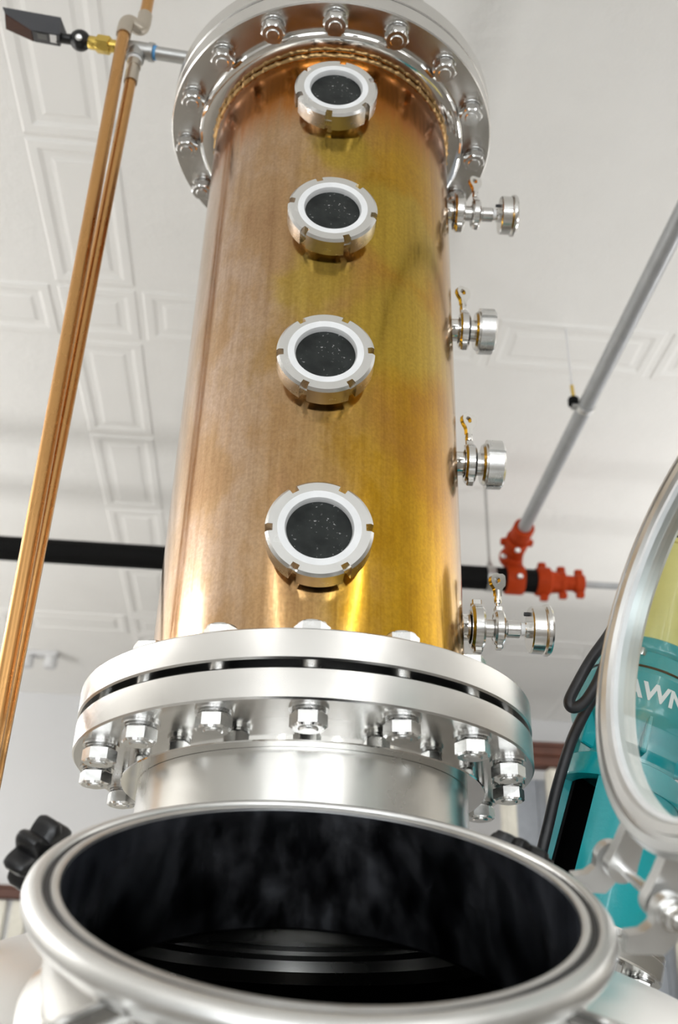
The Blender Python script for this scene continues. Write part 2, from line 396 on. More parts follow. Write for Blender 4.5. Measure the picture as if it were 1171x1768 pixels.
DARKW = metal('spring_washer_steel', (0.5, 0.5, 0.49), 0.2, 0.35, (40, 40, 40))
def bolt_ring(parent, z, radius, n, a0, meshes, scale=1.0):
    shank, subs = meshes; og = ORG[parent]
    for i in range(n):
        a = a0 + 2*pi*i/n
        m = M.Translation(V((radius*sin(a), -radius*cos(a), z)) - og) @ M.Rotation(radians(30+random.uniform(-9, 9)), 4, 'Z') @ M.Scale(scale, 4)
        b = inst('bolt', shank, parent, m)
        for nm, me in subs: inst(nm, me, b)

# ------------------------------------------------------------------ distillation column
RC = 0.2151
column = thing('distillation_column', (0, 0, 0.0635), 'tall tarnished copper still column with four round sight glasses', 'still column')
g = G().lathe([(RC, 0.100), (RC, 1.23)], 160); obj('shell', g, COPPER, column)
def flange(name, z0, z1, r, rin, mat, parent, c=0.0022):
    g = G().lathe([(rin, z0), (r-c, z0), (r, z0+c), (r, z1-c), (r-c, z1), (rin, z1)], 192, closed=True)
    return obj(name, g, mat, parent, 25)
flange('base_flange', 0.0717, 0.1083, 0.2985, 0.2140, TURNED, column)
flange('head_flange', 1.2160, 1.2510, 0.2985, 0.2140, TURNED, column)
obj('gasket', G().lathe([(0.206, 0.0632), (0.243, 0.0632), (0.243, 0.0716), (0.206, 0.0716)], 96, closed=True), BLACKR, column)
# polished rolled collar under the head flange
g = G().lathe([(0.2160, 1.2165), (0.2465, 1.2165), (0.2475, 1.212), (0.2455, 1.2070), (0.2380, 1.2030), (0.2285, 1.2015), (0.2160, 1.2020)], 160, closed=True)
obj('collar', g, MIRROR, column, 50)
def wob(a, r, z): return r + 0.0009*sin(a*61+1) + 0.0008*sin(a*113) + (0.0006*sin(a*29) if r > RC else 0)
g = G().lathe([(RC-.001, 1.1985), (RC+.0028, 1.1970), (RC+.0042, 1.1935), (RC+.0028, 1.1900), (RC-.001, 1.1885)], 480, rad=wob); obj('weld_bead', g, WELD, column, 60)
obj('weld_bead', G().lathe([(RC-.001, .1082), (RC+.004, .1084), (RC+.003, .1110), (RC-.001, .1130)], 96), STEEL, column, 60)
bolt_ring(column, 0.0, 0.27, 16, 0.009, bolt_meshes(0.1083))
bolt_ring(column, 1.190, 0.27, 16, -0.0055, bolt_meshes(0.100))

# sight glasses: union body welded to the shell, slotted ring nut, white gasket, wet pane
def slot_ring_mesh(ro, ri, z0, z1, slots, sw, sd, name):
    """ring nut (axis z) with notches in its rim and a chamfered front edge"""
    angs = []
    n = 96; hw = sw/ro/2
    for i in range(n): angs.append((2*pi*i/n, False))
    ed = []
    for k in range(slots):
        c = 2*pi*k/slots
        ed += [c-hw-1e-4, c-hw+1e-4, c+hw-1e-4, c+hw+1e-4]
    al = sorted(set([round(a % (2*pi), 6) for a, _ in angs if all(abs(((a-2*pi*k/slots+pi) % (2*pi))-pi) > hw+.004 for k in range(slots))] + [round(e % (2*pi), 6) for e in ed]))
    ch = 0.0035; prof = [(ri, z0), (ro, z0), (ro, z1-ch), (ro-ch, z1), (ri, z1)]
    vs = []; fs = []; k = len(prof)
    for a in al:
        ins = any(abs(((a-2*pi*q/slots+pi) % (2*pi))-pi) < hw for q in range(slots))
        for (r, z) in prof:
            rr = min(r, ro-sd) if ins else r
            vs.append((rr*cos(a), rr*sin(a), z))
    for i in range(len(al)):
        j = (i+1) % len(al)
        for q in range(k):
            q2 = (q+1) % k; fs.append((i*k+q, j*k+q, j*k+q2, i*k+q2))
    g = G(); g.add(vs, fs); return mesh(name, g, SATINR, 25)
SATINR = metal('turned_ring_steel', (0.80, 0.80, 0.79), 0.24, 0.28, (8, 8, 20), aniso=0.4)
SIGHTS = ((0.2598, 1.38, 3), (0.5300, 1.15, 5), (0.7977, 1.5, -9), (1.0651, 1.0, 21))
me_ring = slot_ring_mesh(0.0665, 0.050, 0.010, 0.040, 6, 0.0110, 0.0095, 'slotted_ring')
g = G().lathe([(0.0405, 0.0345), (0.0425, 0.0395), (0.0470, 0.0405), (0.0515, 0.0400), (0.0515, 0.0200), (0.0405, 0.0200)], 96, closed=True); me_gask = mesh('gasket', g, WHITE, 40)
g = G().solid([(0.0, 0.026), (0.0432, 0.026), (0.0432, 0.031), (0.0, 0.031)], 64); me_pane = mesh('pane', g, PANE, 30)
g = G().lathe([(0.0445, -0.030), (0.0545, -0.030), (0.0545, 0.012), (0.0580, 0.0145), (0.0580, 0.020), (0.0445, 0.020)], 96, closed=True); me_body = mesh('sight_glass', g, MIRROR, 30)
g = G().lathe([(0.0540, -0.022), (0.0595, -0.0165), (0.0585, -0.0100), (0.0540, -0.007)], 96); me_sgweld = mesh('weld_bead', g, WELD, 60)
for z, az, spin in SIGHTS:
    a = radians(az); d = V((sin(a), -cos(a), 0))
    m = frame(d*(RC-0.002) + EZ*z - ORG[column], d, V((1, 0, 0))) @ M.Rotation(radians(spin), 4, 'Z')
    b = inst('sight_glass', me_body, column, m)
    inst('slotted_ring', me_ring, b); inst('gasket', me_gask, b); inst('pane', me_pane, b, M.Rotation(radians(-spin), 4, 'Z'))

# side ports with tri-clamps
def clamp_mesh():
    g = G(); r = 0.0315
    g.lathe([(0.022, -0.0085), (r-.004, -0.0085), (r, -0.005), (r, 0.005), (r-.004, 0.0085), (0.022, 0.0085)], 48, closed=True, a0=radians(103), a1=radians(257))
    g.lathe([(0.022, -0.0085), (r-.004, -0.0085), (r, -0.005), (r, 0.005), (r-.004, 0.0085), (0.022, 0.0085)], 48, closed=True, a0=radians(263), a1=radians(437))
    g.box((r*cos(radians(83))+.001, r-.001, 0), (0.006, 0.014, 0.013), bev=.0015); g.box((-r*cos(radians(83))-.004, r-.001, 0), (0.006, 0.014, 0.013), bev=.0015)
    g.box((0, -r-.001, 0), (0.016, 0.008, 0.012), bev=.002)                 # hinge pin block
    return mesh('clamp', g, STEEL, 30)
def wing_mesh():
    """eye bolt and wing nut standing up from the clamp (local y is up)"""
    g = G(); R = M.Rotation(radians(-90), 4, 'X')                            # z -> y
    g.solid([(0.0032, 0.020), (0.0032, 0.050)], 16, R)
    g.solid([(0.0055, 0.040), (0.0060, 0.042), (0.0060, 0.047), (0.0048, 0.052), (0.0045, 0.062)], 20, R)
    o = [(-.0052, .052), (.0052, .052), (.0056, .060), (.0085, .066), (.0125, .070), (.0135, .078), (.0125, .087), (.0080, .0895), (.0030, .0885), (-.0020, .0895), (-.0080, .0880), (-.0125, .083), (-.0135, .076), (-.0110, .069), (-.0070, .064), (-.0056, .060)]
    q = []
    for (x, y) in o:
        d = sqrt((x+.002)**2 + (y-.0775)**2); q.append((-.002+(x+.002)/d*.0056, .0775+(y-.0775)/d*.0056))
    g.ringplate(o, q, -0.0040, 0.0040)
    g.tube([(0, 0.024, -0.007), (0, 0.024, 0.007)], 0.0032, 12)
    return mesh('wing_nut', g, MIRROR, 40)
def small_bolt_mesh():
    g = G(); g.hexnut(0.0095, 0.0, 0.006, M.Translation((0.012, 0.0315, 0.0)) @ M.Rotation(radians(90), 4, 'Y')); g.tube([(-0.014, 0.0315, 0), (0.014, 0.0315, 0)], 0.0027, 10); return mesh('clamp_bolt', g, STEEL, 30)
me_clamp, me_wing, me_sb = clamp_mesh(), wing_mesh(), small_bolt_mesh()
def stub_mesh(r, L, name):
    g = G().lathe([(r-.003, -.008), (r+.005, -.008), (r+.001, .002), (r, .004), (r, L), (r-.003, L)], 40, closed=True); return mesh(name, g, MIRROR, 40)
def ferr(r, L, e=0.0245):
    return [(r-.003, 0), (e, 0), (e, .003), (r, .007), (r, L-.007), (e, L-.003), (e, L), (r-.003, L)]
me_stub = stub_mesh(0.0190, 0.022, 'sample_port')
me_ferr_a = mesh('ferrule', G().lathe(ferr(0.0135, 0.030), 40, closed=True), STEEL, 35)
me_ferr_b = mesh('ferrule', G().lathe(ferr(0.0180, 0.036), 40, closed=True), STEEL, 35)
me_redu = mesh('reducer', G().lathe([(.004, .0), (.0245, 0), (.0245, .003), (.0105, .006), (.0105, .010), (.0128, .011), (.0128, .0285), (.011, .030), (.004, .030)], 40, closed=True), STEEL, 30)
me_ptfe = mesh('thread_tape', G().lathe([(.004, 0), (.0092, 0), (.0092, .008), (.004, .008)], 24, closed=True), WHITE, 30)
me_hex = mesh('hex_nipple', G().hexnut(0.0225, 0, 0.013), STEEL, 25)
g = G().solid([(0.0, 0), (0.0345, 0), (0.0365, .002), (0.0365, .020), (0.0385, .021), (0.0400, .0235), (0.0400, .028), (0.0375, .0315), (0.034, .0315), (0.033, .029), (0.0, .029)], 72); me_dial = mesh('dial_case', g, STEEL, 30)
me_dialface = mesh('dial_face', G().solid([(0, .0292), (.0328, .0292), (.0328, .0300), (0, .0300)], 48), WHITE, 30)
me_plug = mesh('vent_plug', G().solid([(0, -.006), (.0028, -.006), (.0032, .001), (0, .001)], 12), BLACKP, 30)
me_sring = slot_ring_mesh(0.0385, 0.024, 0.0, 0.0265, 4, 0.006, 0.006, 'slotted_ring')
me_sback = mesh('ring_back', G().lathe([(.016, -.004), (.0300, -.004), (.0330, 0.0), (.0330, .004), (.016, .004)], 48, closed=True), STEEL, 30)
me_spane = mesh('pane', G().solid([(0, .020), (.0245, .020), (.0245, .024), (0, .024)], 40), PANE, 30)
X1 = V((1, 0, 0))
def T(z): return M.Translation((0, 0, z))
for (z, kind) in ((0.2467, 0), (0.5231, 1), (0.7893, 1), (1.0625, 0)):
    # local frame: z along the port axis (+X of the room), y up
    base = frame(V((RC-.002, 0, z)) - ORG[column], X1, V((0, -1, 0)))       # local x = -Y (towards viewer), y = z cross x
    base = base @ M.Rotation(0, 4, 'Z')
    p = inst('sample_port', me_stub, column, base)
    flip = M.Rotation(radians(180), 4, 'Z') if (base.to_3x3() @ V((0, 1, 0))).z < 0 else M.Identity(4)
    if kind == 0:
        inst('clamp', me_clamp, p, T(.024) @ flip @ M.Scale(1.08, 4)); inst('clamp_bolt', me_sb, p, T(.026) @ flip)
        inst('ferrule', me_ferr_a, p, T(.024))
        inst('clamp', me_clamp, p, T(.055) @ flip @ M.Rotation(radians(8), 4, 'Z') @ M.Scale(0.84, 4)); inst('wing_nut', me_wing, p, T(.055) @ flip @ M.Rotation(radians(8), 4, 'Z') @ M.Scale(0.92, 4) @ M.Rotation(radians(-68), 4, 'Y'))
        inst('reducer', me_redu, p, T(.056)); inst('thread_tape', me_ptfe, p, T(.086)); inst('hex_nipple', me_hex, p, T(.092))
        inst('dial_case', me_dial, p, T(.099) @ M.Scale(0.93, 4)); inst('dial_face', me_dialface, p, T(.099) @ M.Scale(0.93, 4)); inst('vent_plug', me_plug, p, T(.099) @ flip @ M.Translation((0, .024, 0)))
    else:
        inst('clamp', me_clamp, p, T(.024) @ flip); inst('wing_nut', me_wing, p, T(.024) @ flip @ M.Rotation(radians(4), 4, 'Z') @ M.Rotation(radians(-62), 4, 'Y'))
        inst('ferrule', me_ferr_b, p, T(.022)); inst('ring_back', me_sback, p, T(.046)); inst('slotted_ring', me_sring, p, T(.049)); inst('pane', me_spane, p, T(.049))

# ------------------------------------------------------------------ column head above the top joint
head = thing('column_head', (0, 0, 1.2515), 'stainless steel column head flange bolted on top of copper column', 'still head')
flange('flange', 1.2540, 1.2900, 0.2985, 0.20, TURNED, head)
obj('gasket', G().lathe([(0.206, 1.2511), (0.286, 1.2511), (0.286, 1.2539), (0.206, 1.2539)], 96, closed=True), BLACKR, head)
g = G().solid([(0.2160, 1.2899), (0.2160, 1.46), (0.205, 1.50), (0.16, 1.53), (0.06, 1.55), (0.05, 1.56), (0.05, 1.79)], 96); obj('dome_cap', g, BRUSHED, head)
g = G().tube([(0.21, 0, 1.452), (-0.355, 0, 1.452)][::-1], 0.0132, 24); obj('vapour_nipple', G().tube([(-0.210, 0.0, 1.440), (-0.3585, 0.0, 1.4645)], 0.0132, 24), GALV, head)

# ------------------------------------------------------------------ still pot
pot = thing('still_pot', (0, 0, FLOOR), 'stainless steel still pot with open round manway below the column', 'still pot')
flange('neck_flange', 0.0262, 0.0630, 0.2985, 0.2130, TURNED, pot)
g = G().lathe([(0.2120, 0.0265), (0.2350, 0.0265), (0.2350, 0.0015), (0.2340, 0.0), (0.2142, 0.0), (0.2142, 0.0008), (0.2120, 0.0008)], 160, closed=True); obj('lap_ring', g, MIRROR, pot, 30)
g = G().lathe([(0.2132, 0.02), (0.2132, -0.19), (0.225, -0.205)], 160); obj('neck', g, BRUSHED, pot)
SC = V((0, 0, -1.12)); SR = 0.98
MC = V((0.018, -0.495, -0.193)); MN = V((0.042, -0.493, 0.869)).normalized(); MU = EZ.cross(MN).normalized(); MV = MN.cross(MU)
MF = frame(MC, MN, MU)
def dome_mesh(R, hole):
    vs = []; fs = []; na, nb = 240, 110; keep = {}
    for j in range(nb+1):
        t = (pi/2)*j/nb
        for i in range(na):
            a = 2*pi*i/na; vs.append(V((R*sin(t)*cos(a), R*sin(t)*sin(a), R*cos(t)))+SC)
    def inside(p):
        d = p-MC; h = d.dot(MN); return h > -0.5 and (d-MN*h).length < hole
    for j in range(nb):
        for i in range(na):
            q = (j*na+i, j*na+(i+1) % na, (j+1)*na+(i+1) % na, (j+1)*na+i)
            ce = (vs[q[0]]+vs[q[1]]+vs[q[2]]+vs[q[3]])/4
            if inside(ce) or sqrt(ce.x**2+ce.y**2) < 0.19: continue
            fs.append(q)
    return vs, fs
g = G(); g.add(*dome_mesh(SR, 0.213)); g.lathe([(SR, -1.12), (SR, FLOOR+.05), (SR-.04, FLOOR), (0.0, FLOOR)], 240); obj('dome', g, SATIN, pot, 40)
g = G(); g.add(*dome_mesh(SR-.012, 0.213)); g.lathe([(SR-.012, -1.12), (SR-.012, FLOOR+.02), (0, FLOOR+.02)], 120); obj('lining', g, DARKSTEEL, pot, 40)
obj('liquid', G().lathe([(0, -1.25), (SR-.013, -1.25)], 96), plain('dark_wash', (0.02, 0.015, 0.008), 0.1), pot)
# manway neck, lip and gasket
g = G().lathe([(0.2045, -0.030), (0.2045, -0.120), (0.2085, -0.120), (0.2085, -0.098), (0.2110, -0.093), (0.2250, -0.099), (0.2085, -0.085), (0.2085, -0.028)], 192, MF, closed=True); obj('manway_neck', g, STEEL, pot, 30)
g = G().lathe([(0.2003, -0.0035), (0.2003, -0.118), (0.2045, -0.122), (0.2044, -0.0072), (0.2009, -0.0071)], 192, MF, closed=True); obj('manway_bore', g, BORE, pot, 30)
lip = [(0.2008, -0.007), (0.2012, -0.001), (0.2035, 0.0), (0.2070, 0.0), (0.2078, -0.004), (0.2128, -0.004), (0.2138, 0.0005)]
for k in range(9):
    a = radians(100 - 22.5*k); lip.append((0.2170+0.0110*cos(a), -0.0100+0.0115*sin(a)))
lip += [(0.212, -0.030), (0.2080, -0.032), (0.2046, -0.032), (0.2046, -0.007)]
obj('manway_lip', G().lathe(lip, 192, MF, closed=True), SATIN, pot, 50)
obj('manway_gasket', G().lathe([(0.2076, -0.0045), (0.2076, -0.0018), (0.2130, -0.0018), (0.2130, -0.0045)], 192, MF, closed=True), BLACKR, pot)
def on_rim(deg, r, h):
    a = radians(deg); return MC + (MU*cos(a)+MV*sin(a))*r + MN*h
def rimdir(deg): a = radians(deg); return MU*cos(a)+MV*sin(a)
# swing-bolt lugs under the lip and black star knobs
def star(ro, ri, h, mat):
    o = []
    for i in range(84):
        a = 2*pi*i/84; o.append((ri + (ro-ri)*(0.5+0.5*cos(7*a))**0.75, a))
    pts = [(r*cos(a), r*sin(a)) for r, a in o]
    g = G(); k = len(pts); vs = []; fs = []
    for (s, z) in ((0.80, 0.0), (0.96, h*.12), (1.0, h*.3), (1.0, h*.75), (0.93, h*.93), (0.70, h)): vs += [(x*s, y*s, z) for x, y in pts]
    for l in range(5):
        for i in range(k): j = (i+1) % k; fs.append((l*k+i, l*k+j, (l+1)*k+j, (l+1)*k+i))
    fs.append(tuple(range(k))[::-1]); fs.append(tuple(5*k+i for i in range(k)))
    g.add(vs, fs, mat); g.solid([(0.011, -0.012), (0.012, 0.001)], 24, mat); return g
def swing(deg, knob_h, tilt_out, tilt_side=0.0, knob=True):
    d = rimdir(deg); tng = MN.cross(d)
    p0 = on_rim(deg, 0.240, -0.046); ax = (MN*cos(tilt_out) + d*sin(tilt_out) + tng*tilt_side).normalized()
    g = G(); g.tube([p0-tng*.022, p0+tng*.022], 0.0055, 16); g.hexnut(0.016, .020, .030, frame(p0, tng)); g.hexnut(0.016, .020, .030, frame(p0, -tng))
    b = obj('swing_bolt', g, STEEL, pot)
    for sg in (-1, 1): obj('lug', G().box((0, 0, 0), (0.046, 0.007, 0.034), frame(on_rim(deg, 0.229, -0.046)+tng*0.012*sg, MN, d), .002), STEEL, b)
    obj('stud', G().tube([p0, p0+ax*knob_h], 0.006, 16), STEEL, b)
    if knob: obj('star_knob', star(0.034, 0.0225, 0.026, frame(p0+ax*knob_h, ax)), BLACKP, b, 40, label='black star-shaped knob')
    else: obj('acorn_nut', G().solid([(0.010, 0), (0.014, .002), (0.014, .014), (0.010, .022), (0.004, .026)], 28, frame(p0+ax*knob_h, ax)), STEEL, b, 50)
swing(151, 0.026, radians(74))
swing(37, 0.016, radians(32))
swing(228, 0.012, 1.2, knob=False); swing(318, 0.012, 1.2, knob=False)

# lid hinge and open lid with its glass pane
TH = radians(105.5)
H = MC + MU*0.258 + MN*0.012
LW = (-MU*cos(TH) + MN*sin(TH)).normalized(); LN = LW.cross(MV).normalized()          # lid plane: LW outward, MV; LN normal
hinge = obj('hinge_pin', G().tube([H-MV*0.085, H+MV*0.080], 0.0046, 20), STEEL, pot)
for sgn in (-0.062, 0.062):
    fr = frame(H+MV*sgn, MV, MU); o = [(.0145*cos(radians(t)), -.0145*sin(radians(t))) for t in range(-40, 191, 10)] + [(-.0150, .008), (-.022, .014), (-.034, .016), (-.034, .030), (-.004, .030), (.010, .013)]; g = G().extrude(o, -0.006, 0.006, fr)
    obj('hinge_lug', g, SATIN, hinge, 40)
g = G(); g.hexnut(0.0165, 0.0705, 0.082, frame(H, -MV)); g.solid([(0.0115, 0.0685), (0.0115, 0.0705)], 32, frame(H, -MV)); obj('pin_head', g, STEEL, hinge)
LC = H + LW*0.258
LF = frame(LC, -LN if (-LN).dot(MU) < 0 else LN, LW)       # local z faces the column (left)
g = G().lathe([(0.199, 0.010), (0.203, 0.0155), (0.211, 0.0165), (0.2115, 0.012), (0.216, 0.012), (0.2165, 0.0165), (0.224, 0.0150), (0.2285, 0.010), (0.2285, -0.012), (0.224, -0.0165), (0.204, -0.0165), (0.199, -0.012)], 160, LF, closed=True)
lid = obj('lid', g, SATIN, pot, 30)
obj('lid_glass', G().solid([(0.0, -0.006), (0.2, -0.006), (0.2, 0.006), (0.0, 0.006)], 96, LF), GLASS, lid)
obj('lid_gasket', G().lathe([(0.1965, 0.0062), (0.2005, 0.0062), (0.2005, 0.0120), (0.1965, 0.0110)], 128, LF, closed=True), WHITE, lid)
for sgn in (-0.040, 0.040):
    fr = frame(H+MV*sgn, MV, LW); o = [(.013*cos(radians(t)), .013*sin(radians(t))) for t in range(70, 291, 10)] + [(.020, -.010), (.042, -.009), (.046, .009), (.020, .011)]; g = G().extrude(o, -0.007, 0.007, fr)
    obj('hinge_eye', g, SATIN, lid, 40)
# mixer nozzle on the dome
AX_B = V((0.384, 0.12, -0.150)); AX_T = V((0.594, 0.12, 0.451)); AD = (AX_T-AX_B).normalized()
AF = frame(AX_B, AD, V((0, -1, 0)))
def noz(g, prof, n=64): return g.lathe(prof, n, AF, closed=True)
obj('mixer_nozzle', noz(G(), [(0.050, -0.12), (0.056, -0.12), (0.056, -0.022), (0.070, -0.022), (0.070, -0.030), (0.050, -0.030)]), BRUSHED, pot)
obj('nozzle_flange', noz(G(), [(0.050, -0.024), (0.104, -0.024), (0.106, -0.022), (0.106, -0.002), (0.104, 0.0), (0.050, 0.0)], 96), BRUSHED, pot, 25)

# ------------------------------------------------------------------ mixer drive on the pot
mixer = thing('mixer_drive', AX_B, 'teal mixer gear drive with yellow motor behind the open glass lid', 'mixer')
obj('mount_plate', noz(G(), [(0.050, 0.0006), (0.103, 0.0006), (0.105, 0.0026), (0.105, 0.009), (0.103, 0.011), (0.050, 0.011)], 96), BRUSHED, mixer, 25)
obj('base_flange', noz(G(), [(0.050, 0.0112), (0.080, 0.0112), (0.082, 0.013), (0.082, 0.018), (0.080, 0.020), (0.050, 0.020)], 96), TEAL, mixer, 25)
g = G(); L0, L1 = 0.016, 0.236; ro, ri = 0.084, 0.069
def arc(g, a0, a1, z0, z1, n=24): g.lathe([(ri, z0), (ro, z0), (ro, z1), (ri, z1)], n, AF, radians(a0), radians(a1), closed=True)
# AF local x points to the viewer; positive angle turns to the right-hand side of the picture
g.lathe([(ri, L0), (ro, L0), (ro, L0+.03), (ri, L0+.03)], 64, AF, closed=True)
g.lathe([(ri, L1-.034), (ro+.002, L1-.034), (ro+.004, L1-.030), (ro+.004, L1-.003), (ro, L1), (ri, L1)], 64, AF, closed=True)
arc(g, -34, 274, L0+.029, L1-.033, 96)
lant = obj('lantern', g, TEAL, mixer, 30)
obj('lantern_dark_sleeve', G().lathe([(.0655, L0+.012), (.0686, L0+.012), (.0686, L1-.006), (.0655, L1-.006)], 72, AF, radians(-37), radians(277), closed=True), BLACKIRON, lant, 30)  # black sleeve added so the cavity behind the window looks dark
g = G().solid([(0.013, 0.0), (0.013, L1)], 24, AF); g.solid([(0.03, .06), (0.03, .13)], 24, AF); obj('shaft', g, BLACKIRON, mixer)
g = G().lathe([(0.0, L1-.004), (0.068, L1-.004), (0.070, L1+.002), (0.070, L1+.034), (0.073, L1+.040), (0.092, L1+.068), (0.0945, L1+.074), (0.0945, L1+.128), (0.088, L1+.138), (0.0805, L1+.168), (0.0830, L1+.170), (0.0850, L1+.175), (0.0850, L1+.188), (0.080, L1+.192), (0.0, L1+.192)], 96, AF)
gear = obj('gearbox', g, TEAL, mixer, 30)
for k in range(6):
    obj('rib', G().box((0.078, 0, L1+.042), (0.026, 0.008, 0.060), AF @ M.Rotation(2*pi*k/6, 4, 'Z'), .002), TEAL, gear)
for k in range(8):
    obj('cap_screw', G().hexnut(0.012, 0, 0.012, AF @ M.Rotation(2*pi*(k+.5)/8, 4, 'Z') @ M.Translation((0.0815, 0, L1+.158))), NUTS, gear)
obj('wire_strap', G().lathe([(0.0880, L1+.1375), (0.0902, L1+.140), (0.0860, L1+.143)], 96, AF), BLACKR, gear)
g = G().lathe([(0.0, L1+.192), (0.062, L1+.192), (0.064, L1+.197), (0.064, L1+.372), (0.067, L1+.374), (0.067, L1+.381), (0.063, L1+.384), (0.063, L1+.415), (0.056, L1+.436), (0.034, L1+.447), (0.0, L1+.449)], 80, AF)
motor = obj('motor', g, YELLOW, mixer, 30)
obj('seal', G().lathe([(0.0625, L1+.3815), (0.0668, L1+.3815), (0.0668, L1+.3855), (0.0625, L1+.3855)], 80, AF, closed=True), BLACKR, motor)
# raised white letters on the gearbox
fc = bpy.data.curves.new('txt', 'FONT'); fc.body = 'AWN'; fc.size = 0.036; fc.offset = 0.0012; fc.space_character = 1.0; fc.extrude = 0.0
fo = bpy.data.objects.new('txt', fc); COL.objects.link(fo); bpy.context.view_layer.update()
tm = bpy.data.meshes.new_from_object(fo.evaluated_get(bpy.context.evaluated_depsgraph_get())); bpy.data.objects.remove(fo)
g = G(); vs = []; 
for p in tm.vertices:
    a = radians(-27) + p.co.x/0.0952; rr = 0.0952; vs.append((rr*cos(a), rr*sin(a), L1+.088 + p.co.y))
g.add(vs, [tuple(f.vertices) for f in tm.polygons], AF); obj('lettering', g, LETTER, gear, 0, label='white raised letters reading AWN')
# flange bolts of the mixer mount
shank, subs = bolt_meshes(0.062)
for k in range(8):
    a = 2*pi*(k+0.35)/8; m = M.Translation(-ORG[mixer]) @ AF @ M.Rotation(a, 4, 'Z') @ M.Translation((0.084, 0, -0.0418)) @ M.Scale(0.68, 4)
    b = inst('bolt', shank, mixer, m)
    for nm, me in subs: inst(nm, me, b)

# ------------------------------------------------------------------ power cable looped beside the mixer
def px(x, y, depth):
    d = fw*FPX + r2*(x-585.5) + u2*(884-y); return CAM + d*(depth/FPX)
path = [(1150, 905, 1.56), (1120, 948, 1.53), (1085, 1030, 1.49), (1056, 1088, 1.46), (1020, 1140, 1.43), (992, 1190, 1.41), (983, 1212, 1.40), (990, 1222, 1.395), (1010, 1212, 1.39), (1032, 1178, 1.39), (1048, 1140, 1.395), (1058, 1128, 1.41), (1056, 1150, 1.425), (1030, 1195, 1.43), (1006, 1238, 1.43), (985, 1285, 1.43), (962, 1360, 1.42), (948, 1420, 1.41), (936, 1470, 1.40), (931, 1500, 1.40)]
cp = [px(*p) for p in path] + [V((0.330, 0.140, -0.125)), V((0.333, 0.16, -0.190))]
tag(obj('power_cable', G().tube(smooth_path(cp, 8), 0.0078, 16), CABLE, None, 60, origin=cp[-1]), 'black power cable looped down beside the teal mixer', 'cable')

# ------------------------------------------------------------------ copper tubes, tee and solar thermometer at the left
def elbow(g, p0, c, p1, r):
    """swept 90 degree fitting between two tube ends around corner c"""
    p0, c, p1 = V(p0), V(c), V(p1); pts = [p0]
    for i in range(9):
        t = i/8; pts.append((p0.lerp(c, .35)*(1-t)**2 + c*2*t*(1-t) + p1.lerp(c, .35)*t*t))
    pts.append(p1); g.tube(pts, r, 20); return g
TA0 = V((-0.3978, -0.032, -0.2255))
rA, rB = 0.0119, 0.0108
cuA = thing('copper_tube', TA0, 'long upright copper tube jogging through two elbows at its top', 'pipe', 'copper tubes left of the column')
a_top = V((-0.4187, -0.032, 1.474)); jog0 = V((-0.4190, -0.032, 1.518)); jog1 = V((-0.3900, -0.010, 1.518)); a_up = V((-0.3900, -0.010, 1.566))
obj('tube', G().tube([TA0, a_top], rA, 24), PIPECU, cuA)
obj('elbow', elbow(G(), a_top-V((0, 0, .004)), jog0, jog0.lerp(jog1, .5), rA+.0028), SOLDER, cuA)
obj('elbow', elbow(G(), jog0.lerp(jog1, .5), jog1, a_up, rA+.0028), SOLDER, cuA)
obj('upper_tube', G().tube([a_up-V((0, 0, .01)), V((-0.3900, -0.010, CEIL-.002))], rA, 24), PIPECU, cuA)
TB0 = V((-0.402, 0.0, -0.2255)); TB1 = V((-0.397, 0.0, 1.398))
cuB = thing('copper_tube', TB0, 'shorter upright copper tube ending under the grey steel tee', 'pipe', 'copper tubes left of the column')
obj('tube', G().tube([TB0, TB1], rB, 24), PIPECU, cuB)
obj('adapter', G().lathe([(rB, 1.372), (rB+.0025, 1.372), (rB+.0025, 1.402), (rB+.001, 1.404), (rB+.001, 1.416), (rB+.0035, 1.417), (rB+.0035, 1.432), (rB, 1.432)], 32, M.Translation((-0.397, 0, 0)), closed=True), SOLDER, cuB)
obj('thread_tape', G().lathe([(rB, 1.4325), (rB+.0038, 1.4325), (rB+.0038, 1.440), (rB, 1.440)], 32, M.Translation((-0.397, 0, 0)), closed=True), STICKER, cuB)
tee = thing('steel_tee', (-0.397, 0, 1.44), 'grey galvanised tee between brass nut and column head', 'pipe tee')
tl = V((-0.4265, 0.0, 1.4755)); tr = V((-0.3625, 0.0, 1.4652)); td = (tr-tl).normalized()
g = G().tube([tl, tr], 0.0165, 28); g.tube([tl-td*.001, tl+td*.009], 0.0185, 28); g.tube([tr-td*.009, tr+td*.001], 0.0185, 28)
mid = tl.lerp(tr, .46); g.tube([mid, V((-0.397, 0, 1.4405))], 0.0162, 28); g.tube([V((-.397, 0, 1.450)), V((-0.397, 0, 1.4405))], 0.0182, 28); obj('body', g, GALV, tee, 40)
obj('thread_tape', G().tube([tr+td*.0012, tr+td*.0068], 0.0140, 28), BLUET, tee, 40, label='blue thread tape')
th = thing('digital_thermometer', (-0.50, 0, 1.48), 'black solar-powered digital thermometer on a ball joint beside copper tubes', 'thermometer')
nb = V((-0.464, 0, 1.4815))
g = G(); g.hexnut(0.031, -0.014, 0.014, frame(nb, td)); g.solid([(0.0125, 0.013), (0.0125, 0.045)], 24, frame(nb, td)); g.solid([(0.0120, -0.030), (0.0130, -0.028), (0.0130, -0.013)], 24, frame(nb, td)); obj('brass_nut', g, BRASS, th)
bj = V((-0.512, 0.0, 1.4905))
g = G(); g.lathe([(0.021*sin(pi*i/16)+1e-5, -0.021*cos(pi*i/16)) for i in range(17)], 32, frame(bj, td)); g.solid([(0.0125, .012), (0.0125, .030)], 24, frame(bj, td)); g.solid([(0.0105, .010), (0.0095, .048)], 20, frame(bj, V((-1, 0, .10)))); obj('ball_joint', g, BLACKP, th, 50)
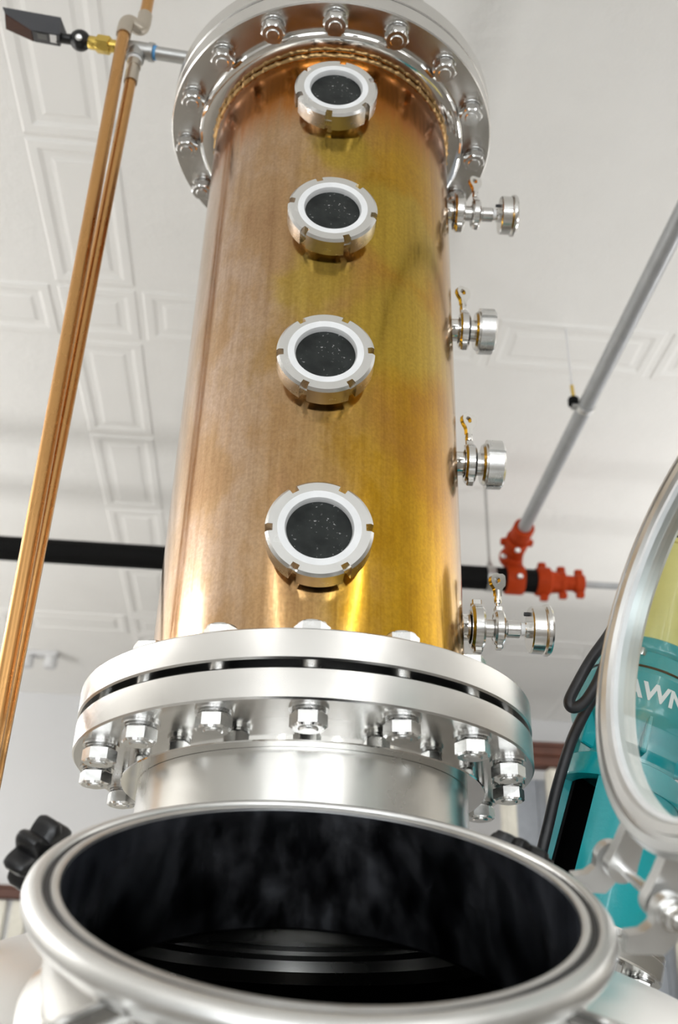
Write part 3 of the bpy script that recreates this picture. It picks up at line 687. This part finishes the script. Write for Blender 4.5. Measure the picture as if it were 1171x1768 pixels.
obj('clamp_screw', G().solid([(0.0065, 0.0), (0.0065, 0.0035), (0.005, 0.0045)], 20, frame(bj+V((0.002, -0.0165, -0.014)), V((0.05, -0.8, -0.62)))), SATIN, th)
# wedge housing: upright near side, underside with the solar cell
HA, HB, HC, HD, HE = [V(p) for p in [[-0.6751, -0.02, 1.5549], [-0.5539, -0.02, 1.5319], [-0.5476, -0.02, 1.4776], [-0.6041, -0.02, 1.4873], [-0.6671, -0.02, 1.5369]]]
BC, BD, BE = [V(p) for p in [[-0.5563, 0.018, 1.4936], [-0.6094, 0.018, 1.5038], [-0.6742, 0.018, 1.539]]]
back = V((0.004, 0.038, 0.004)); BA, BB = HA+back, HB+back
vs = [HA, HB, HC, HD, HE, BA, BB, BC, BD, BE]
g = G(); g.add(vs, [(0, 1, 2, 3, 4), (5, 9, 8, 7, 6), (0, 5, 6, 1), (1, 6, 7, 2), (2, 7, 8, 3), (3, 8, 9, 4), (4, 9, 5, 0)]); obj('housing', g, HOUSING, th, 15)
def plate(name, corners, mat, lift, thick, label=None):
    c = [V(p) for p in corners]; n = (c[1]-c[0]).cross(c[3]-c[0]).normalized()
    if n.dot(CAM-c[0]) < 0: n = -n
    g = G(); g.add([p+n*lift for p in c]+[p+n*(lift+thick) for p in c], [(0, 1, 2, 3), (4, 7, 6, 5)]+[(i, (i+1) % 4, 4+(i+1) % 4, 4+i) for i in range(4)]); return obj(name, g, mat, th, 15, label)
def bil(a, b, c, d, u, v): return a.lerp(b, u).lerp(d.lerp(c, u), v)
def sub(q, u0, u1, v0, v1): return [bil(*q, u0, v0), bil(*q, u1, v0), bil(*q, u1, v1), bil(*q, u0, v1)]
plate('solar_cell', sub((HD, HE, BE, BD), 0.02, .97, .04, .96), SOLAR, .0004, .0012, 'brown solar cell')
und = (HC, HD, BD, BC)
plate('underside', sub(und, .02, .98, .03, .97), BLACKP, .0003, .0008)
plate('display', sub(und, .48, .82, .12, .60), plain('display_grey', (0.09, 0.09, 0.085), 0.3), .0012, .0006)
plate('sticker', sub(und, .12, .36, .05, .72), STICKER, .0012, .0006, 'white sticker')

# ------------------------------------------------------------------ sprinkler pipes under the ceiling
MZ, MVV = 1.40, 2.13
m0, m1 = room(-4.9, MVV, MZ), room(0.955, MVV, MZ)
tag(obj('sprinkler_main', G().tube([m0, m1], 0.0455, 32), BLACKIRON, None, 40, origin=m0), 'thick black sprinkler main running level behind the column', 'pipe')
red = thing('reducing_coupling', room(0.95, MVV, MZ), 'orange stepped reducing coupling at the end of the black main', 'pipe fitting')
RM = frame(room(0.952, MVV, MZ), E1, EZ)
g = G().solid([(0.052, 0.0), (0.056, .006), (0.056, .050), (0.044, .058), (0.040, .090), (0.043, .094), (0.043, .110), (0.030, .116), (0.030, .150), (0.036, .153), (0.036, .185), (0.0, .185)], 40, RM); body = obj('body', g, ORANGE, red)
for zc, rr in ((.028, .066), (.102, .053), (.170, .045)):
    for s in (-1, 1): obj('bolt_ear', G().box((s*rr, 0, zc), (0.026, 0.024, 0.030), RM, .004), ORANGE, body)
t0 = room(1.136, MVV, MZ); tag(obj('thin_sprinkler_pipe', G().tube([t0, room(3.4, MVV, MZ)], 0.013, 20), GREYPIPE, None, 40, origin=t0), 'thin grey pipe leaving the orange reducer toward the glass lid', 'pipe')
BRZ = 1.50
tap = thing('branch_fitting', room(0.855, MVV, MZ), 'orange elbow fittings joining grey branch pipe to black main', 'pipe fitting')
c0 = room(0.868, MVV, MZ)
g = G().lathe([(0.047, -.034), (0.055, -.034), (0.057, -.028), (0.057, .028), (0.055, .034), (0.047, .034)], 40, frame(c0, E1), closed=True); g.tube([c0, c0+V((0, 0, .075))], .036, 24); body = obj('strap_tee', g, ORANGE, tap)
pe = c0+V((0, 0, .095)); pf = room(0.858, MVV-.13, BRZ)
elbow_g = G(); elbow_g.tube([c0+V((0, 0, .05)), c0+V((0, 0, .080)), pe+V((0, -.02, .004)), pf], 0.037, 24); elbow_g.lathe([(0.043*sin(pi*i/12)+1e-5, -.043*cos(pi*i/12)) for i in range(13)], 24, M.Translation(pe+V((-.012, -.01, -.004)))); obj('elbow', elbow_g, ORANGE, tap, 50)
g = G().solid([(0.040, 0), (0.045, .006), (0.045, .060), (0.040, .066)], 32, frame(room(0.856, MVV-.085, BRZ), -E2))
for s in (-1, 1): g.box((s*.05, 0, .033), (0.022, 0.022, 0.026), frame(room(0.856, MVV-.085, BRZ), -E2), .003)
g.solid([(0.035, .085), (0.039, .09), (0.039, .15), (0.035, .155)], 32, frame(room(0.856, MVV-.085, BRZ), -E2)); obj('coupling', g, ORANGE, tap)
for q in (c0+V((.01, -.058, -.012)), room(0.85, MVV-.14, BRZ-.046), pe+V((-.045, -.036, -.012))): obj('bolt_end', G().solid([(0.010, 0), (0.010, .012), (.006, .014)], 20, frame(q, V((0, -.9, -.4)))), SATIN, tap)
b0, b1 = room(0.856, MVV-.24, BRZ), room(0.856, -1.6, BRZ)
branch = thing('branch_pipe', b0, 'long pale grey branch pipe running diagonally under ceiling at right', 'pipe')
obj('pipe', G().tube([b0, b1], 0.0242, 24), GREYPIPE, branch)
g = G().solid([(0.0285, 0), (0.0285, .02)], 28, frame(room(0.856, 1.12, BRZ), E2)); obj('coupling', g, SATIN, branch)
hg = thing('pipe_hanger', room(0.83, 1.13, BRZ), 'small hanger with dark nut and brass rod beside grey branch pipe', 'hanger')
hp = room(0.820, 1.13, BRZ+.012)
obj('rod', G().tube([hp+V((0, 0, .06)), hp+V((0, 0, CEIL-BRZ-.014))], 0.0030, 10), WALLM, hg); obj('swivel', G().tube([hp+V((.002, 0, .01)), hp+V((0, 0, .062))], 0.0055, 10), BRASS, hg); obj('nut', G().hexnut(0.03, -.012, .014, M.Translation(hp)), BLACKIRON, hg); obj('tongue', G().box(tuple(hp+V((.004, 0, -.016))), (.022, .02, .012)), GALV, hg)
hg = thing('pipe_hanger', room(0.775, MVV, MZ), 'pale hanger strap and rod holding up the black main', 'hanger')
obj('strap', G().lathe([(0.0462, -.016), (0.0492, -.016), (0.0492, .016), (0.0462, .016)], 36, frame(room(0.775, MVV, MZ), E1), closed=True), GALV, hg); obj('rod', G().tube([room(0.775, MVV, MZ+.049), room(0.775, MVV, CEIL-.002)], 0.0055, 10), GALV, hg)
obj('rod_nut', G().hexnut(.02, .050, .066, M.Translation(room(0.775, MVV, MZ))), GALV, hg)
# small white double fixture on the ceiling near the back wall
fx = thing('ceiling_fixture', room(-1.32, 4.20, CEIL), 'small white twin fixture on ceiling near the back wall', 'fixture')
g = G().box((-1.32, 4.2, CEIL-.012), (0.20, 0.07, 0.024), ROOMX, .005); obj('base', g, WALLM, fx)
for s in (-1, 1): obj('spot_head', G().solid([(0.030, -.024), (0.036, -.04), (0.036, -.085), (0.030, -.09)], 24, ROOMX @ M.Translation((-1.32+s*.065, 4.2, CEIL))), WALLM, fx)
